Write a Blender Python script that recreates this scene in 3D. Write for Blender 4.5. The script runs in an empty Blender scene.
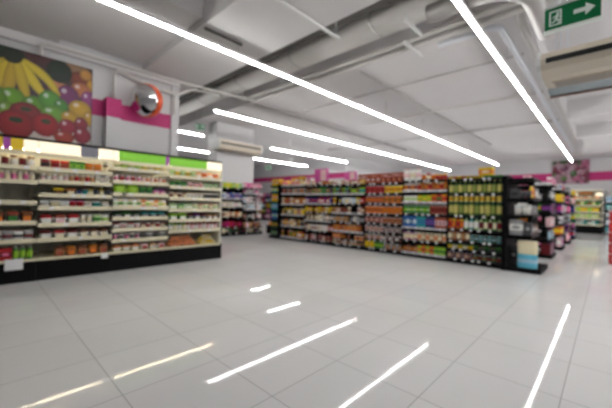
import bpy, math, random
from mathutils import Matrix, Vector
random.seed(7)
PI = math.pi
SC = bpy.context.scene
COL = SC.collection
EYE = 1.25

# ------------------------------------------------------------------ materials
_m = {}
def mat(name, col, rough=0.6, metal=0.0, emit=None, estr=0.0, noise=0.0, nscale=8.0, trans=0.0, coat=0.0, bump=0.0, spec=0.5):
    if name in _m: return _m[name]
    m = bpy.data.materials.new(name); m.use_nodes = True
    nt = m.node_tree; b = nt.nodes['Principled BSDF']
    b.inputs['Roughness'].default_value = rough
    b.inputs['Metallic'].default_value = metal
    b.inputs['Specular IOR Level'].default_value = spec
    b.inputs['Transmission Weight'].default_value = trans
    b.inputs['Coat Weight'].default_value = coat
    c = (col[0], col[1], col[2], 1)
    b.inputs['Base Color'].default_value = c
    if noise > 0 or bump > 0:
        tc = nt.nodes.new('ShaderNodeTexCoord'); n = nt.nodes.new('ShaderNodeTexNoise')
        n.inputs['Scale'].default_value = nscale; n.inputs['Detail'].default_value = 4
        nt.links.new(tc.outputs['Object'], n.inputs['Vector'])
        if noise > 0:
            r = nt.nodes.new('ShaderNodeMapRange')
            r.inputs['To Min'].default_value = 1 - noise; r.inputs['To Max'].default_value = 1 + noise
            nt.links.new(n.outputs['Fac'], r.inputs['Value'])
            v = nt.nodes.new('ShaderNodeVectorMath'); v.operation = 'SCALE'
            v.inputs[0].default_value = col
            nt.links.new(r.outputs['Result'], v.inputs['Scale'])
            nt.links.new(v.outputs['Vector'], b.inputs['Base Color'])
        if bump > 0:
            bp = nt.nodes.new('ShaderNodeBump'); bp.inputs['Strength'].default_value = bump
            nt.links.new(n.outputs['Fac'], bp.inputs['Height'])
            nt.links.new(bp.outputs['Normal'], b.inputs['Normal'])
    if emit:
        b.inputs['Emission Color'].default_value = (emit[0], emit[1], emit[2], 1)
        b.inputs['Emission Strength'].default_value = estr
    _m[name] = m
    return m

def attr_mat(name, rough=0.5):
    m = bpy.data.materials.new(name); m.use_nodes = True
    nt = m.node_tree; b = nt.nodes['Principled BSDF']
    b.inputs['Roughness'].default_value = rough
    a = nt.nodes.new('ShaderNodeVertexColor'); a.layer_name = 'Print'
    nt.links.new(a.outputs['Color'], b.inputs['Base Color'])
    return m

def floor_mat():
    m = bpy.data.materials.new('polished_floor_tile'); m.use_nodes = True
    nt = m.node_tree; N = nt.nodes; L = nt.links; b = N['Principled BSDF']
    tc = N.new('ShaderNodeTexCoord'); sp = N.new('ShaderNodeSeparateXYZ')
    L.new(tc.outputs['Object'], sp.inputs[0])
    T = 0.675
    def math_(op, a, bb=None):
        n = N.new('ShaderNodeMath'); n.operation = op
        for i, v in enumerate((a, bb)):
            if v is None: continue
            if isinstance(v, (int, float)): n.inputs[i].default_value = v
            else: L.new(v, n.inputs[i])
        return n.outputs[0]
    ids = []; ed = []
    for ax, off in ((0, 0.205), (1, -0.005)):
        t = math_('DIVIDE', math_('ADD', sp.outputs[ax], off), T)
        ids.append(math_('FLOOR', t))
        fr = math_('FRACT', t)
        d = math_('MINIMUM', fr, math_('SUBTRACT', 1.0, fr))
        ed.append(d)
    dist = math_('MINIMUM', ed[0], ed[1])
    g = N.new('ShaderNodeMapRange'); g.inputs['From Min'].default_value = 0.003; g.inputs['From Max'].default_value = 0.0065
    L.new(dist, g.inputs['Value'])
    cb = N.new('ShaderNodeCombineXYZ'); L.new(ids[0], cb.inputs[0]); L.new(ids[1], cb.inputs[1])
    wn = N.new('ShaderNodeTexWhiteNoise'); wn.noise_dimensions = '3D'; L.new(cb.outputs[0], wn.inputs['Vector'])
    nz = N.new('ShaderNodeTexNoise'); nz.inputs['Scale'].default_value = 1.3; nz.inputs['Detail'].default_value = 6
    L.new(tc.outputs['Object'], nz.inputs['Vector'])
    val = math_('ADD', math_('MULTIPLY', wn.outputs['Value'], 0.035), math_('MULTIPLY', nz.outputs['Fac'], 0.06))
    sc = math_('ADD', val, 0.94)
    v = N.new('ShaderNodeVectorMath'); v.operation = 'SCALE'; v.inputs[0].default_value = FLOOR_COL
    L.new(sc, v.inputs['Scale'])
    mx = N.new('ShaderNodeMix'); mx.data_type = 'RGBA'
    mx.inputs['A'].default_value = (0.50, 0.50, 0.50, 1)
    L.new(g.outputs['Result'], mx.inputs['Factor']); L.new(v.outputs['Vector'], mx.inputs['B'])
    L.new(mx.outputs['Result'], b.inputs['Base Color'])
    b.inputs['Roughness'].default_value = 0.035; b.inputs['Specular IOR Level'].default_value = 0.2
    return m
FLOOR_COL = (0.83, 0.83, 0.83)

def V(h):  # sRGB hex -> linear
    r = [int(h[i:i+2], 16) / 255 for i in (0, 2, 4)]
    return tuple(x / 12.92 if x <= .04045 else ((x + .055) / 1.055) ** 2.4 for x in r)

PAL = dict(red='b5242a', darkred='6e1a22', orange='e07a24', yellow='e8c52a', lime='9ccb3a', green='3f8a3a', darkgreen='24502e',
           teal='2f9a9a', blue='2f62b0', navy='24386e', purple='7a3a86', pink='e07aa6', magenta='c2277a', white='ecebe6', cream='eadfbe',
           grey='9a9a9c', darkgrey='4a4a4e', black='1c1c1e', brown='7a4a30', tan='b98a5c', peach='e8986a', paleblue='a8cbe0',
           palegreen='b9d69a', palepink='ecc4c8', aqua='62bcd6', brick='a04c38', olive='c4bc6a', bottlegreen='3a5c34', khaki='8a9a4a', amber='b8702a')
def pc(c): return mat('print_' + c, V(PAL[c]), 0.42, noise=0.06, nscale=30, spec=0.3)
M = dict(
    wall=mat('white_wall_paint', V('cbcacc'), 0.75, noise=0.02, nscale=2),
    band=mat('magenta_wall_paint', V('b8246e'), 0.6, noise=0.03, nscale=3),
    ceil=mat('ceiling_paint', V('dbd9da'), 0.85, noise=0.04, nscale=1.5),
    pipe=mat('painted_pipe', V('cfccc8'), 0.45, noise=0.03),
    duct=mat('galvanised_duct', V('b4b2b0'), 0.42, 0.55, noise=0.06, nscale=4),
    duct_groove_dark=mat('dark_duct_and_groove_shade', V('55534f'), 0.8, noise=0.1, nscale=6),
    steel=mat('bright_steel', V('dde1e8'), 0.35, 0.25),
    black=mat('black_powder_coat', V('0b0b0d'), 0.6, noise=0.1, nscale=12, spec=0.12),
    blackg=mat('black_plinth', V('08080a'), 0.5, spec=0.15),
    rail=mat('dark_price_rail', V('161619'), 0.5, spec=0.2),
    railw=mat('pale_price_rail', V('c4c4ca'), 0.4),
    cream=mat('cream_price_rail', V('e8e0c2'), 0.4),
    creamp=mat('cream_shelf_metal', V('e4e0d2'), 0.4, noise=0.02),
    back=mat('case_back_panel', V('c0c0b4'), 0.5, noise=0.05),
    tag=mat('white_paper_tag', V('efeff0'), 0.6),
    light=mat('led_diffuser', (1, 1, 1), 0.4, emit=(1.0, 0.985, 0.96), estr=25),
    house=mat('white_light_housing', V('dcdcdc'), 0.5),
    warm=mat('warm_case_tube', (1, .95, .85), 0.4, emit=(1.0, 0.85, 0.60), estr=15),
    warmbox=mat('warm_lightbox', (.5, .45, .34), 0.4, emit=(1.0, 0.85, 0.60), estr=.62),
    greenbox=mat('green_lightbox', V('78c02a'), 0.4, emit=V('84cc2e'), estr=0.12, noise=.15, nscale=14),
    yellowbox=mat('yellow_lightbox', V('d8b82a'), 0.4, emit=V('d8b424'), estr=0.1),
    purplebox=mat('purple_lightbox', V('9a4a9a'), 0.4, emit=V('a04ca0'), estr=0.1),
    greybox=mat('grey_header_panel', V('8a8a94'), 0.5),
    exitg=mat('exit_green', V('0a5f38'), 0.4, emit=V('0e7a44'), estr=0.06, spec=.2),
    exitw=mat('exit_white', V('dce6de'), 0.4, emit=(0.9, 1, 0.94), estr=0.04),
    mirror=mat('mirror_glass', (0.85, 0.86, 0.88), 0.04, 1.0),
    orange=mat('orange_plastic', V('d8501c'), 0.4),
    acbody=mat('ivory_plastic', V('cfc4b4'), 0.45, noise=0.02),
    acdark=mat('ac_outlet_black', V('101012'), 0.5),
    acgrille=mat('ac_blue_grey_metal', V('98a4aa'), 0.5, 0.3, noise=0.15, nscale=10),
    pinkb=mat('pink_card', V('d85aa4'), 0.5),
    glass=mat('clear_glass', (0.9, 0.93, 0.93), 0.05, trans=0.9),
)

# ------------------------------------------------------------------ mesh builder
class MB:
    def __init__(s): s.v = []; s.f = []; s.mi = []; s.sm = []; s.mats = []
    def m(s, m):
        if m not in s.mats: s.mats.append(m)
        return s.mats.index(m)
    def add(s, vs, fs, m, smooth=False):
        k = len(s.v); i = s.m(m)
        s.v += [tuple(v) for v in vs]
        for f in fs: s.f.append(tuple(k + a for a in f)); s.mi.append(i); s.sm.append(smooth)
        return s
    def box(s, x0, x1, y0, y1, z0, z1, m, bev=0.0):
        if bev <= 0:
            vs = [(x, y, z) for z in (z0, z1) for y in (y0, y1) for x in (x0, x1)]
            fs = [(0, 2, 3, 1), (4, 5, 7, 6), (0, 1, 5, 4), (2, 6, 7, 3), (0, 4, 6, 2), (1, 3, 7, 5)]
            return s.add(vs, fs, m)
        b = min(bev, (x1-x0)/2.01, (y1-y0)/2.01, (z1-z0)/2.01)
        def ring(x0, x1, y0, y1, z):
            c = min(b, (x1-x0)/2.01, (y1-y0)/2.01)
            return [(x0+c, y0, z), (x1-c, y0, z), (x1, y0+c, z), (x1, y1-c, z), (x1-c, y1, z), (x0+c, y1, z), (x0, y1-c, z), (x0, y0+c, z)]
        rs = [ring(x0+b, x1-b, y0+b, y1-b, z0), ring(x0, x1, y0, y1, z0+b), ring(x0, x1, y0, y1, z1-b), ring(x0+b, x1-b, y0+b, y1-b, z1)]
        return s.loft(rs, m)
    def loft(s, rings, m, cap=True, smooth=False, mats=None):
        n = len(rings[0]); vs = [p for r in rings for p in r]
        if mats is None:
            fs = [(k*n+i, k*n+(i+1) % n, (k+1)*n+(i+1) % n, (k+1)*n+i) for k in range(len(rings)-1) for i in range(n)]
            if cap: fs += [tuple(range(n-1, -1, -1)), tuple((len(rings)-1)*n+i for i in range(n))]
            return s.add(vs, fs, m, smooth)
        base = len(s.v); s.v += [tuple(v) for v in vs]
        for k in range(len(rings)-1):
            mi = s.m(mats[k])
            for i in range(n):
                s.f.append((base+k*n+i, base+k*n+(i+1) % n, base+(k+1)*n+(i+1) % n, base+(k+1)*n+i)); s.mi.append(mi); s.sm.append(smooth)
        s.f.append(tuple(base+i for i in range(n-1, -1, -1))); s.mi.append(s.m(mats[0])); s.sm.append(False)
        s.f.append(tuple(base+(len(rings)-1)*n+i for i in range(n))); s.mi.append(s.m(mats[-1])); s.sm.append(False)
        return s
    def lathe(s, prof, mats, n=12, c=(0, 0)):
        rings = [[(c[0]+r*math.cos(2*PI*i/n), c[1]+r*math.sin(2*PI*i/n), z) for i in range(n)] for r, z in prof]
        if not isinstance(mats, (list, tuple)): mats = [mats]*(len(prof)-1)
        return s.loft(rings, None, True, True, list(mats))
    def tube(s, pts, r, m, n=10):
        pts = [Vector(p) for p in pts]; rings = []
        up = None
        for i, p in enumerate(pts):
            d = (pts[min(i+1, len(pts)-1)] - pts[max(i-1, 0)]).normalized()
            if up is None:
                up = Vector((0, 0, 1)) if abs(d.z) < .9 else Vector((1, 0, 0))
            a = d.cross(up)
            if a.length < 1e-4: a = d.cross(Vector((0, 1, 0)))
            a.normalize(); b = a.cross(d).normalized(); up = b
            rings.append([tuple(p + a*r*math.cos(2*PI*k/n) + b*r*math.sin(2*PI*k/n)) for k in range(n)])
        return s.loft(rings, m, True, True)
    def prism(s, poly, x0, x1, m, axis='x'):
        if axis == 'x': r = [[(x, a, b) for a, b in poly] for x in (x0, x1)]
        elif axis == 'y': r = [[(a, y, b) for a, b in poly] for y in (x0, x1)]
        else: r = [[(a, b, z) for a, b in poly] for z in (x0, x1)]
        return s.loft(r, m)
    def mesh(s, name):
        me = bpy.data.meshes.new(name); me.from_pydata(s.v, [], s.f)
        for m in s.mats: me.materials.append(m)
        me.polygons.foreach_set('material_index', s.mi); me.polygons.foreach_set('use_smooth', s.sm)
        import bmesh
        bm = bmesh.new(); bm.from_mesh(me); bmesh.ops.recalc_face_normals(bm, faces=bm.faces); bm.to_mesh(me); bm.free()
        me.update(); return me
    def obj(s, name, parent=None, loc=None, rot=0):
        return link(name, s.mesh(name), parent, loc, rot)

def link(name, data, parent=None, loc=None, rot=0):
    o = bpy.data.objects.new(name, data); COL.objects.link(o)
    if parent: o.parent = parent
    if loc is not None: o.location = loc
    if rot: o.rotation_euler = (0, 0, rot)
    return o
def tag(o, label, cat, group=None, kind=None):
    o['label'] = label; o['category'] = cat
    if group: o['group'] = group
    if kind: o['kind'] = kind
    return o
def thing(name, label, cat, loc=(0, 0, 0), rot=0, group=None):
    return tag(link(name, None, None, loc, rot), label, cat, group)
def struct(name, mb, label=None, parent=None):
    o = mb.obj(name, parent)
    if parent is None: o['kind'] = 'structure'
    if label and parent is None: o['label'] = label
    return o
def copy_tree(o, parent=None):
    c = o.copy(); COL.objects.link(c)
    if parent: c.parent = parent
    for ch in list(o.children): copy_tree(ch, c)
    return c
def arc(c, r, a0, a1, ax='xz', n=6):
    out = []
    for i in range(n+1):
        a = a0 + (a1-a0)*i/n; u, w = r*math.cos(a), r*math.sin(a)
        if ax == 'xz': out.append((c[0]+u, c[1], c[2]+w))
        elif ax == 'yz': out.append((c[0], c[1]+u, c[2]+w))
        else: out.append((c[0]+u, c[1]+w, c[2]))
    return out

# ------------------------------------------------------------------ products
_pm = {}
def ell(cx, cz, rx, rz, y, n=12): return [(cx+rx*math.cos(2*PI*i/n), y, cz+rz*math.sin(2*PI*i/n)) for i in range(n)]
def rr(w, d, z, k=0.22, n=3):
    # rounded rectangle ring
    r = min(w, d)*k; out = []
    for cx, cy, a0 in ((w/2-r, -d/2+r, -PI/2), (w/2-r, d/2-r, 0), (-w/2+r, d/2-r, PI/2), (-w/2+r, -d/2+r, PI)):
        for i in range(n+1):
            a = a0 + PI/2*i/n; out.append((cx+r*math.cos(a), cy+r*math.sin(a), z))
    return out
def product_meshes(kind, w, h, c1, c2, c3):
    """list of (part name or None for the body, mesh)"""
    key = (kind, round(w, 3), round(h, 3), c1, c2, c3)
    if key in _pm: return _pm[key]
    A, B, C = pc(c1), pc(c2), pc(c3); out = []
    if kind == 'bottle':
        r = w*.46; m = MB()
        m.lathe([(r*.92, 0), (r, .01), (r, h*.14), (r*1.015, h*.15), (r*1.015, h*.56), (r, h*.57), (r, h*.66), (r*.75, h*.76), (r*.4, h*.83), (r*.36, h*.9)],
                [A, A, A, B, B, B, A, A, A])
        out.append((None, m.mesh('bottle')))
        out.append(('cap', MB().lathe([(r*.43, h*.9), (r*.45, h*.91), (r*.45, h*.99), (r*.4, h)], C).mesh('cap')))
    elif kind in ('can', 'tin'):
        r = w*.47; S = M['steel']
        m = MB().lathe([(r*.93, 0), (r, .006), (r, h*.06), (r*1.01, h*.07), (r*1.01, h*.35), (r*1.01, h*.62), (r*1.01, h*.93), (r, h*.94), (r*.95, h*.985), (r*.95, h), (r*.87, h), (r*.87, h-.004)],
                       [S, S, A, A, B, A, A, S, S, S, S])
        out.append((None, m.mesh('can')))
    elif kind == 'jar':
        r = w*.47
        m = MB().lathe([(r*.9, 0), (r, .01), (r, h*.18), (r*1.01, h*.19), (r*1.01, h*.62), (r, h*.63), (r, h*.72), (r*.82, h*.8), (r*.82, h*.83)],
                       [A, A, A, B, B, B, A, A])
        out.append((None, m.mesh('jar')))
        out.append(('lid', MB().lathe([(r*.88, h*.82), (r*.9, h*.83), (r*.9, h*.98), (r*.85, h)], C).mesh('lid')))
    elif kind == 'cup':
        r = w*.47
        m = MB().lathe([(r*.74, 0), (r*.78, .006), (r*.82, h*.25), (r*.91, h*.7), (r*.96, h*.93), (r*1.03, h*.94), (r*1.03, h*.97)], [A, A, B, A, A, A])
        out.append((None, m.mesh('cup')))
        out.append(('lid', MB().lathe([(r*1.05, h*.97), (r*1.05, h*.995), (r*.96, h)], C).mesh('lid')))
    elif kind in ('carton', 'box'):
        d = max(.05, min(.22, w*1.1)) if kind == 'carton' else max(.05, w*.6)
        e = .003
        def ring(z, i=0): return rr(w*.97-2*i, d-2*i, z, .05, 1)
        m = MB().loft([ring(0, e), ring(e), ring(h*.3), ring(h*.72), ring(h-e), ring(h, e)], None, True, False, [A, A, B, A, A])
        m.loft([ell(0, h*.51, w*.3, h*.13, -d/2-.0008), ell(0, h*.51, w*.29, h*.125, -d/2-.002)], C)
        out.append((None, m.mesh(kind)))
    elif kind == 'drink_carton':
        d = w*.95
        m = MB().loft([rr(w*.96, d, 0, .04, 1), rr(w*.96, d, h*.3, .04, 1), rr(w*.96, d, h*.55, .04, 1), rr(w*.96, d, h*.82, .04, 1), rr(w*.96, d*.12, h*.94, .04, 1), rr(w*.96, d*.1, h, .04, 1)],
                      None, True, False, [A, B, A, A, A])
        out.append((None, m.mesh('drink_carton')))
        m = MB(); n = 10; r = w*.16
        m.tube([(0, -d*.3, h*.86), (0, -d*.42, h*.93)], r, C); out.append(('cap', m.mesh('cap')))
    elif kind in ('pouch', 'snack_bag'):
        d = w*.42 if kind == 'pouch' else w*.55
        def rg(z, t, ww): return [(ww/2*math.cos(2*PI*i/14)*w, t*d/2*math.sin(2*PI*i/14), z) for i in range(14)]
        m = MB().loft([rg(0, .5, .88), rg(h*.06, .85, .97), rg(h*.3, 1, .98), rg(h*.62, .95, .98), rg(h*.85, .5, .97), rg(h*.95, .06, .99), rg(h, .05, .99)],
                      None, True, True, [A, A, B, A, A, C])
        out.append((None, m.mesh(kind)))
    elif kind == 'tray_pack':
        d = .15
        m = MB().loft([rr(w*.82, d*.82, 0), rr(w*.95, d*.98, h*.55), rr(w*.98, d, h*.57), rr(w*.98, d, h*.62)], B, True, True)
        out.append((None, m.mesh('tray_pack')))
        m = MB().loft([rr(w*.9, d*.92, h*.6), rr(w*.88, d*.9, h*.8), rr(w*.72, d*.72, h*.95), rr(w*.4, d*.4, h)], A, True, True)
        out.append(('contents', m.mesh('contents')))
        m = MB().box(-w*.3, w*.3, -d*.5-.002, -d*.5, h*.1, h*.56, C); out.append(('label_sticker', m.mesh('label_sticker')))
    elif kind == 'fruit':
        r = w*.5; pr = [(r*math.sin(a)*(1.0), h*.5 - h*.5*math.cos(a)*(1 if 0 < a < PI else .9)) for a in [PI*k/9 for k in range(10)]]
        pr[0] = (.003, h*.02); pr[-1] = (.003, h*.93)
        m = MB().lathe(pr, [A]*4+[B]*5); out.append((None, m.mesh('fruit')))
        out.append(('stem', MB().tube([(0, 0, h*.92), (.004, 0, h*1.08)], .003, pc('brown'), 5).mesh('stem')))
    elif kind == 'roll_pack':
        m = MB(); r = w*.25
        m.loft([rr(w*.98, w*.5, 0, .45), rr(w, w*.52, h*.06, .45), rr(w, w*.52, h*.38, .45), rr(w, w*.52, h*.66, .45), rr(w, w*.52, h*.94, .45), rr(w*.95, w*.48, h, .45)],
               None, True, True, [A, A, B, A, A])
        out.append((None, m.mesh('roll_pack')))
    elif kind == 'tub':
        m = MB().loft([rr(w*.84, w*.6, 0), rr(w*.95, w*.7, h*.8), rr(w*.99, w*.74, h*.82), rr(w*.99, w*.74, h*.86)], None, True, True, [A, B, B])
        out.append((None, m.mesh('tub')))
        out.append(('lid', MB().loft([rr(w, w*.75, h*.86), rr(w, w*.75, h*.97), rr(w*.92, w*.68, h)], C).mesh('lid')))
    _pm[key] = out
    return out
NICE = dict(darkred='dark red', darkgreen='dark green', paleblue='pale blue', palegreen='pale green', palepink='pale pink', darkgrey='dark grey', brick='brick red', bottlegreen='bottle green')
CATS = dict(bottle='bottle', can='can', tin='can', jar='jar', cup='cup', carton='carton', box='box', drink_carton='carton', pouch='pouch',
            snack_bag='bag', tray_pack='food tray', fruit='fruit', roll_pack='pack', tub='tub')
CAPW = dict(bottle='cap', jar='lid', cup='lid', tub='lid', drink_carton='cap')
def words(kind, c1, c2, c3):
    n = lambda c: NICE.get(c, c)
    k = kind.replace('_', ' ')
    if kind == 'fruit': return '%s round fruit' % n(c1)
    if kind == 'tray_pack': return '%s tray of %s food' % (n(c2), n(c1))
    if c1 == c2: return 'plain %s %s' % (n(c1), k)
    if kind in ('bottle', 'jar', 'cup', 'tub'): return '%s %s with %s label' % (n(c1), k, n(c2))
    return '%s %s with %s band' % (n(c1), k, n(c2))
def put(kind, w, h, cols, loc, rot, label, group, parts=True):
    if len(label.split()) > 15: label = label.replace(' of the ', ' of ').replace(' on the ', ' on ')
    ms = product_meshes(kind, w, h, *cols)
    o = link(kind if kind != 'fruit' else 'round_fruit', ms[0][1], None, loc, rot)
    tag(o, label, CATS[kind], group)
    if parts:
        for nm, me in ms[1:]: link(nm, me, o)
    return o
ORD = ['top', 'second', 'third', 'fourth', 'fifth', 'sixth', 'seventh', 'eighth', 'ninth']
class Face:
    """a shelf front: origin o, direction d along it, outward normal n"""
    def __init__(s, ox, oy, side):
        s.o = (ox, oy)
        s.d, s.n, s.rot = {'S': ((1, 0), (0, -1), 0), 'E': ((0, 1), (1, 0), PI/2), 'W': ((0, 1), (-1, 0), -PI/2)}[side]
    def at(s, a, depth, z): return (s.o[0]+s.d[0]*a-s.n[0]*depth, s.o[1]+s.d[1]*a-s.n[1]*depth, z)
DEPTH = dict(bottle=1, can=1, tin=1, jar=1, cup=1, fruit=1)
def half_depth(kind, w):
    return {'bottle': w/2, 'can': w/2, 'tin': w/2, 'jar': w/2, 'cup': w/2, 'fruit': w/2, 'carton': max(.05, min(.22, w*1.1))/2, 'box': max(.05, w*.6)/2,
            'drink_carton': w*.48, 'pouch': w*.22, 'snack_bag': w*.28, 'tray_pack': .08, 'roll_pack': w*.27, 'tub': w*.38}[kind]
def row(face, a0, a1, z, maxh, segs, where, parts=True, inset=.03, fill=1.0, stack=False, tall=0.0):
    """segs: list of (share, kind, width, height, [(c1,c2,c3), ...]) laid out from a0 to a1"""
    tot = sum(s[0] for s in segs); a = a0; ns = len([s for s in segs if s[1]])
    si = 0
    for sh, kind, w, h, cols in segs:
        b = a + (a1-a0)*sh/tot
        if kind:
            h = min(max(h, tall*maxh), maxh-.015)
            n = max(1, round((b-a)/(w*1.03)))
            step = (b-a)/n; w = round(min(w*1.2, step*.975), 3)
            for i in range(n):
                if random.random() > fill: continue
                c = cols[i % len(cols)] if len(cols) < 4 else random.choice(cols)
                hd = half_depth(kind, w)
                dz = 0
                put(kind, w, h, c, face.at(a+step*(i+.5), inset+hd+random.uniform(0, .012), z+.001),
                    face.rot+random.uniform(-.04, .04), '%s on %s' % (words(kind, *c), where), '%ss on %s' % (kind.replace('_', ' '), where), parts)
                if stack and h*2 < maxh-.01:
                    put(kind, w, h, c, face.at(a+step*(i+.5), inset+hd+.005, z+.002+h), face.rot,
                        '%s stacked on %s' % (words(kind, *c), where), 'stacked %ss on %s' % (kind.replace('_', ' '), where), parts)
        a = b

# ------------------------------------------------------------------ the room
struct('floor', MB().box(-24, 6, -5, 24.3, -.1, 0, floor_mat()), 'pale glossy square-tiled supermarket floor')
struct('ceiling', MB().box(-24, 6, -5, 24.3, 4.7, 4.85, M['ceil']), 'pale grey concrete ceiling')
tn = [0]
def trim(mb):
    tn[0] += 1; return struct('trim_%d' % tn[0], mb)
# dropped slabs and beams of the ceiling
trim(MB().box(-24, 6, -5, 1.0, 4.0, 4.7, M['ceil']))
trim(MB().box(-24, -4.62, 1.0, 2.43, 4.12, 4.7, M['ceil']))
trim(MB().box(-24, 6, 2.43, 3.72, 4.0, 4.7, M['ceil']))
trim(MB().box(-24, -1.0, 5.75, 24.3, 4.3, 4.7, M['ceil']))
trim(MB().box(-1.0, 6, 9.4, 10.1, 4.15, 4.7, M['ceil']))
trim(MB().box(-1.0, 6, 13.0, 13.6, 4.15, 4.7, M['ceil']))
trim(MB().box(-1.0, 6, 17.0, 24.3, 4.2, 4.7, M['ceil']))
def wall(name, x0, x1, y0, y1, label): return struct(name, MB().box(x0, x1, y0, y1, 0, 4.7, M['wall']), label)
wall('wall_left', -7.5, -7.2, -5, 3.22, 'white wall with a magenta band behind the refrigerated cases')
wall('wall_far', -12, 6, 24, 24.3, 'distant white wall with a magenta band')
wall('wall_far_left', -24, -12, 16.2, 16.5, 'distant recessed white wall with a magenta band')
wall('wall_far_side', -12.2, -12, 16.5, 24.0, 'white side wall in the distance')
wall('wall_right', 6, 6.2, -5, 24.3, None)
wall('wall_back', -24, 6.2, -5.2, -5, None)
wall('wall_outer_left', -24.2, -24, -5, 16.5, None)
# magenta band and pilaster on the white wall
trim(MB().box(-7.2, -7.19, 1.53, 3.22, 2.88, 3.19, M['band']))
trim(MB().box(-7.2, -6.98, 1.74, 1.98, 0, 3.2, M['wall']))
trim(MB().box(-7.2, -6.97, 1.73, 1.99, 2.86, 3.22, M['band']))
trim(MB().box(-7.2, -7.11, -5, 3.22, 3.85, 4.0, M['ceil'], .01))
trim(MB().box(-7.2, -7.15, 3.05, 3.22, 0, 4.2, M['wall']))
trim(MB().box(-12, 6, 23.98, 24, 2.92, 3.42, M['band']))
trim(MB().box(-24, -12, 16.18, 16.2, 2.95, 3.3, M['band']))
# column behind the mid shelf
trim(MB().box(-11.3, -10.72, 6.3, 8.05, 0, 4.3, M['wall'], .01))

# ------------------------------------------------------------------ printed murals
def mural(name, label, W, H, nx, nz, bg, blobs, loc, rot):
    """flat printed panel; local x runs along it, z up. blobs: (u, v, ru, rv, colour, kind)"""
    root = thing(name, label, 'wall poster', loc, rot)
    me = bpy.data.meshes.new('printed_sheet'); vs = []; fs = []
    for j in range(nz+1):
        for i in range(nx+1): vs.append((W*i/nx, 0, H*j/nz))
    for j in range(nz):
        for i in range(nx): a = j*(nx+1)+i; fs.append((a, a+1, a+nx+2, a+nx+1))
    me.from_pydata(vs, [], fs)
    ca = me.color_attributes.new('Print', 'FLOAT_COLOR', 'POINT')
    data = []
    for j in range(nz+1):
        for i in range(nx+1):
            u, v = i/nx*W, j/nz*H
            c = bg(u/W, v/H)
            for (bu, bv, ru, rv, col, kd) in blobs:
                if kd == 'arc':     # a banana: thick arc about (bu,bv)
                    r, a0, a1, th = ru
                    d = math.hypot(u-bu, v-bv); a = math.degrees(math.atan2(v-bv, u-bu)) % 360
                    if a0 <= a <= a1:
                        t = (a-a0)/(a1-a0); half = th*math.sin(PI*min(1, max(0, t*.86+.08)))**.6
                        e = (d-r)/half
                        if abs(e) < 1:
                            k = .62+.5*(1-e*e)*(1 if e > -.4 else .8)
                            c = tuple(q*k for q in col)
                    continue
                if kd == 'curve':
                    P_ = bu
                    if not (min(p[0] for p in (P_[0], P_[9], P_[18]))-.15 < u < max(p[0] for p in (P_[0], P_[9], P_[18]))+.15): continue
                    d2, t = min(((u-p[0])**2+(v-p[1])**2, n_) for n_, p in enumerate(P_))
                    half = ru*(.35+.65*math.sin(PI*(.12+.8*t/18))); e2 = d2/half/half
                    if e2 < 1: c = tuple(q*(.38+.5*math.sqrt(1-e2))*(.85 if (t > 16 or t < 1) else 1) for q in col)
                    continue
                du, dv = (u-bu)/ru, (v-bv)/rv; d2 = du*du+dv*dv
                if d2 < 1:
                    k = .28+.44*math.sqrt(1-d2)
                    k *= 1+.25*max(0, 1-((du+.35)**2+(dv-.4)**2)*5)
                    if kd == 'leaf': k *= .65+.5*(math.sin(du*17+dv*9)*math.cos(dv*19-du*5))
                    if kd == 'calyx' and (du*du*1.6+(dv-.3)**2*5) < .22: c = V('2c3a1e'); continue
                    sp = 1+.1*math.sin(u*190+v*70)*math.cos(v*230)
                    c = tuple(max(0, q*k*sp) for q in col)
                    if kd == 'shine' and (du+.35)**2+(dv-.4)**2 < .05: c = tuple(q*.5+.4 for q in c)
            data += [c[0], c[1], c[2], 1]
    ca.data.foreach_set('color', data)
    me.materials.append(attr_mat(name+'_print', .45))
    o = link('printed_sheet', me, root, (0, -.022, 0))
    MB().box(-.01, W+.01, -.02, 0, -.01, H+.01, M['rail']).obj('backing_board', root)
    return root
# big fruit print: local x = world y, from y=-0.75 to 1.53
S = .0141
def P(px, py): return (2.28-(91-px)*S*(1.0-.0006*(91-px)), 1.47*(146-py-(91-px)*.115)/(80+(91-px)*.13))
def blob(cx, cy, rx, ry, col, kd=''):
    u, v = P(cx/3.71, 40+cy/3.71); s = 1.0
    return (u, v, rx/3.71*S*s, ry/3.71*S*1.22*s, V(col), kd)
bl = [blob(110, 40, 110, 40, '5a2f34'), blob(250, 80, 70, 45, 'a07a5a'), blob(20, 45, 50, 32, '1c3a1c', 'leaf'),
      blob(285, 135, 42, 30, '8a3a22'), blob(312, 118, 26, 22, 'd89a4a'), blob(335, 160, 20, 25, 'd8a030'), blob(195, 158, 36, 28, 'd8885a'),
      blob(292, 176, 42, 30, 'd07a48', 'shine'), blob(205, 105, 48, 44, '16341c', 'leaf'), blob(240, 198, 44, 42, '84306c', 'shine'), blob(322, 212, 30, 34, '9c3a84', 'shine')]
def ban(pts, th, col):
    q = [P(a/3.71, 40+b/3.71) for a, b in pts]; out = []
    for t in range(19):
        t /= 18; out.append(tuple((1-t)**2*q[0][i]+2*t*(1-t)*q[1][i]+t*t*q[2][i] for i in (0, 1)))
    return (out, 0, th*1.3, 0, V(col), 'curve')
bl += [ban([(20, 60), (-90, 120), (-110, 200)], .07, 'c8b028'), ban([(30, 60), (-30, 120), (-40, 205)], .07, 'd8bc2c'), ban([(36, 62), (20, 140), (10, 205)], .065, 'c4a424'), ban([(60, 64), (150, 110), (200, 192)], .055, 'd8c030'),
       ban([(50, 64), (95, 130), (150, 205)], .062, 'e0c834'), ban([(42, 64), (60, 130), (85, 215)], .062, 'ccb02a')]
bl += [blob(28, 50, 34, 26, '22301a', 'leaf'), blob(205, 105, 46, 42, '16341c', 'leaf')]
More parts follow.
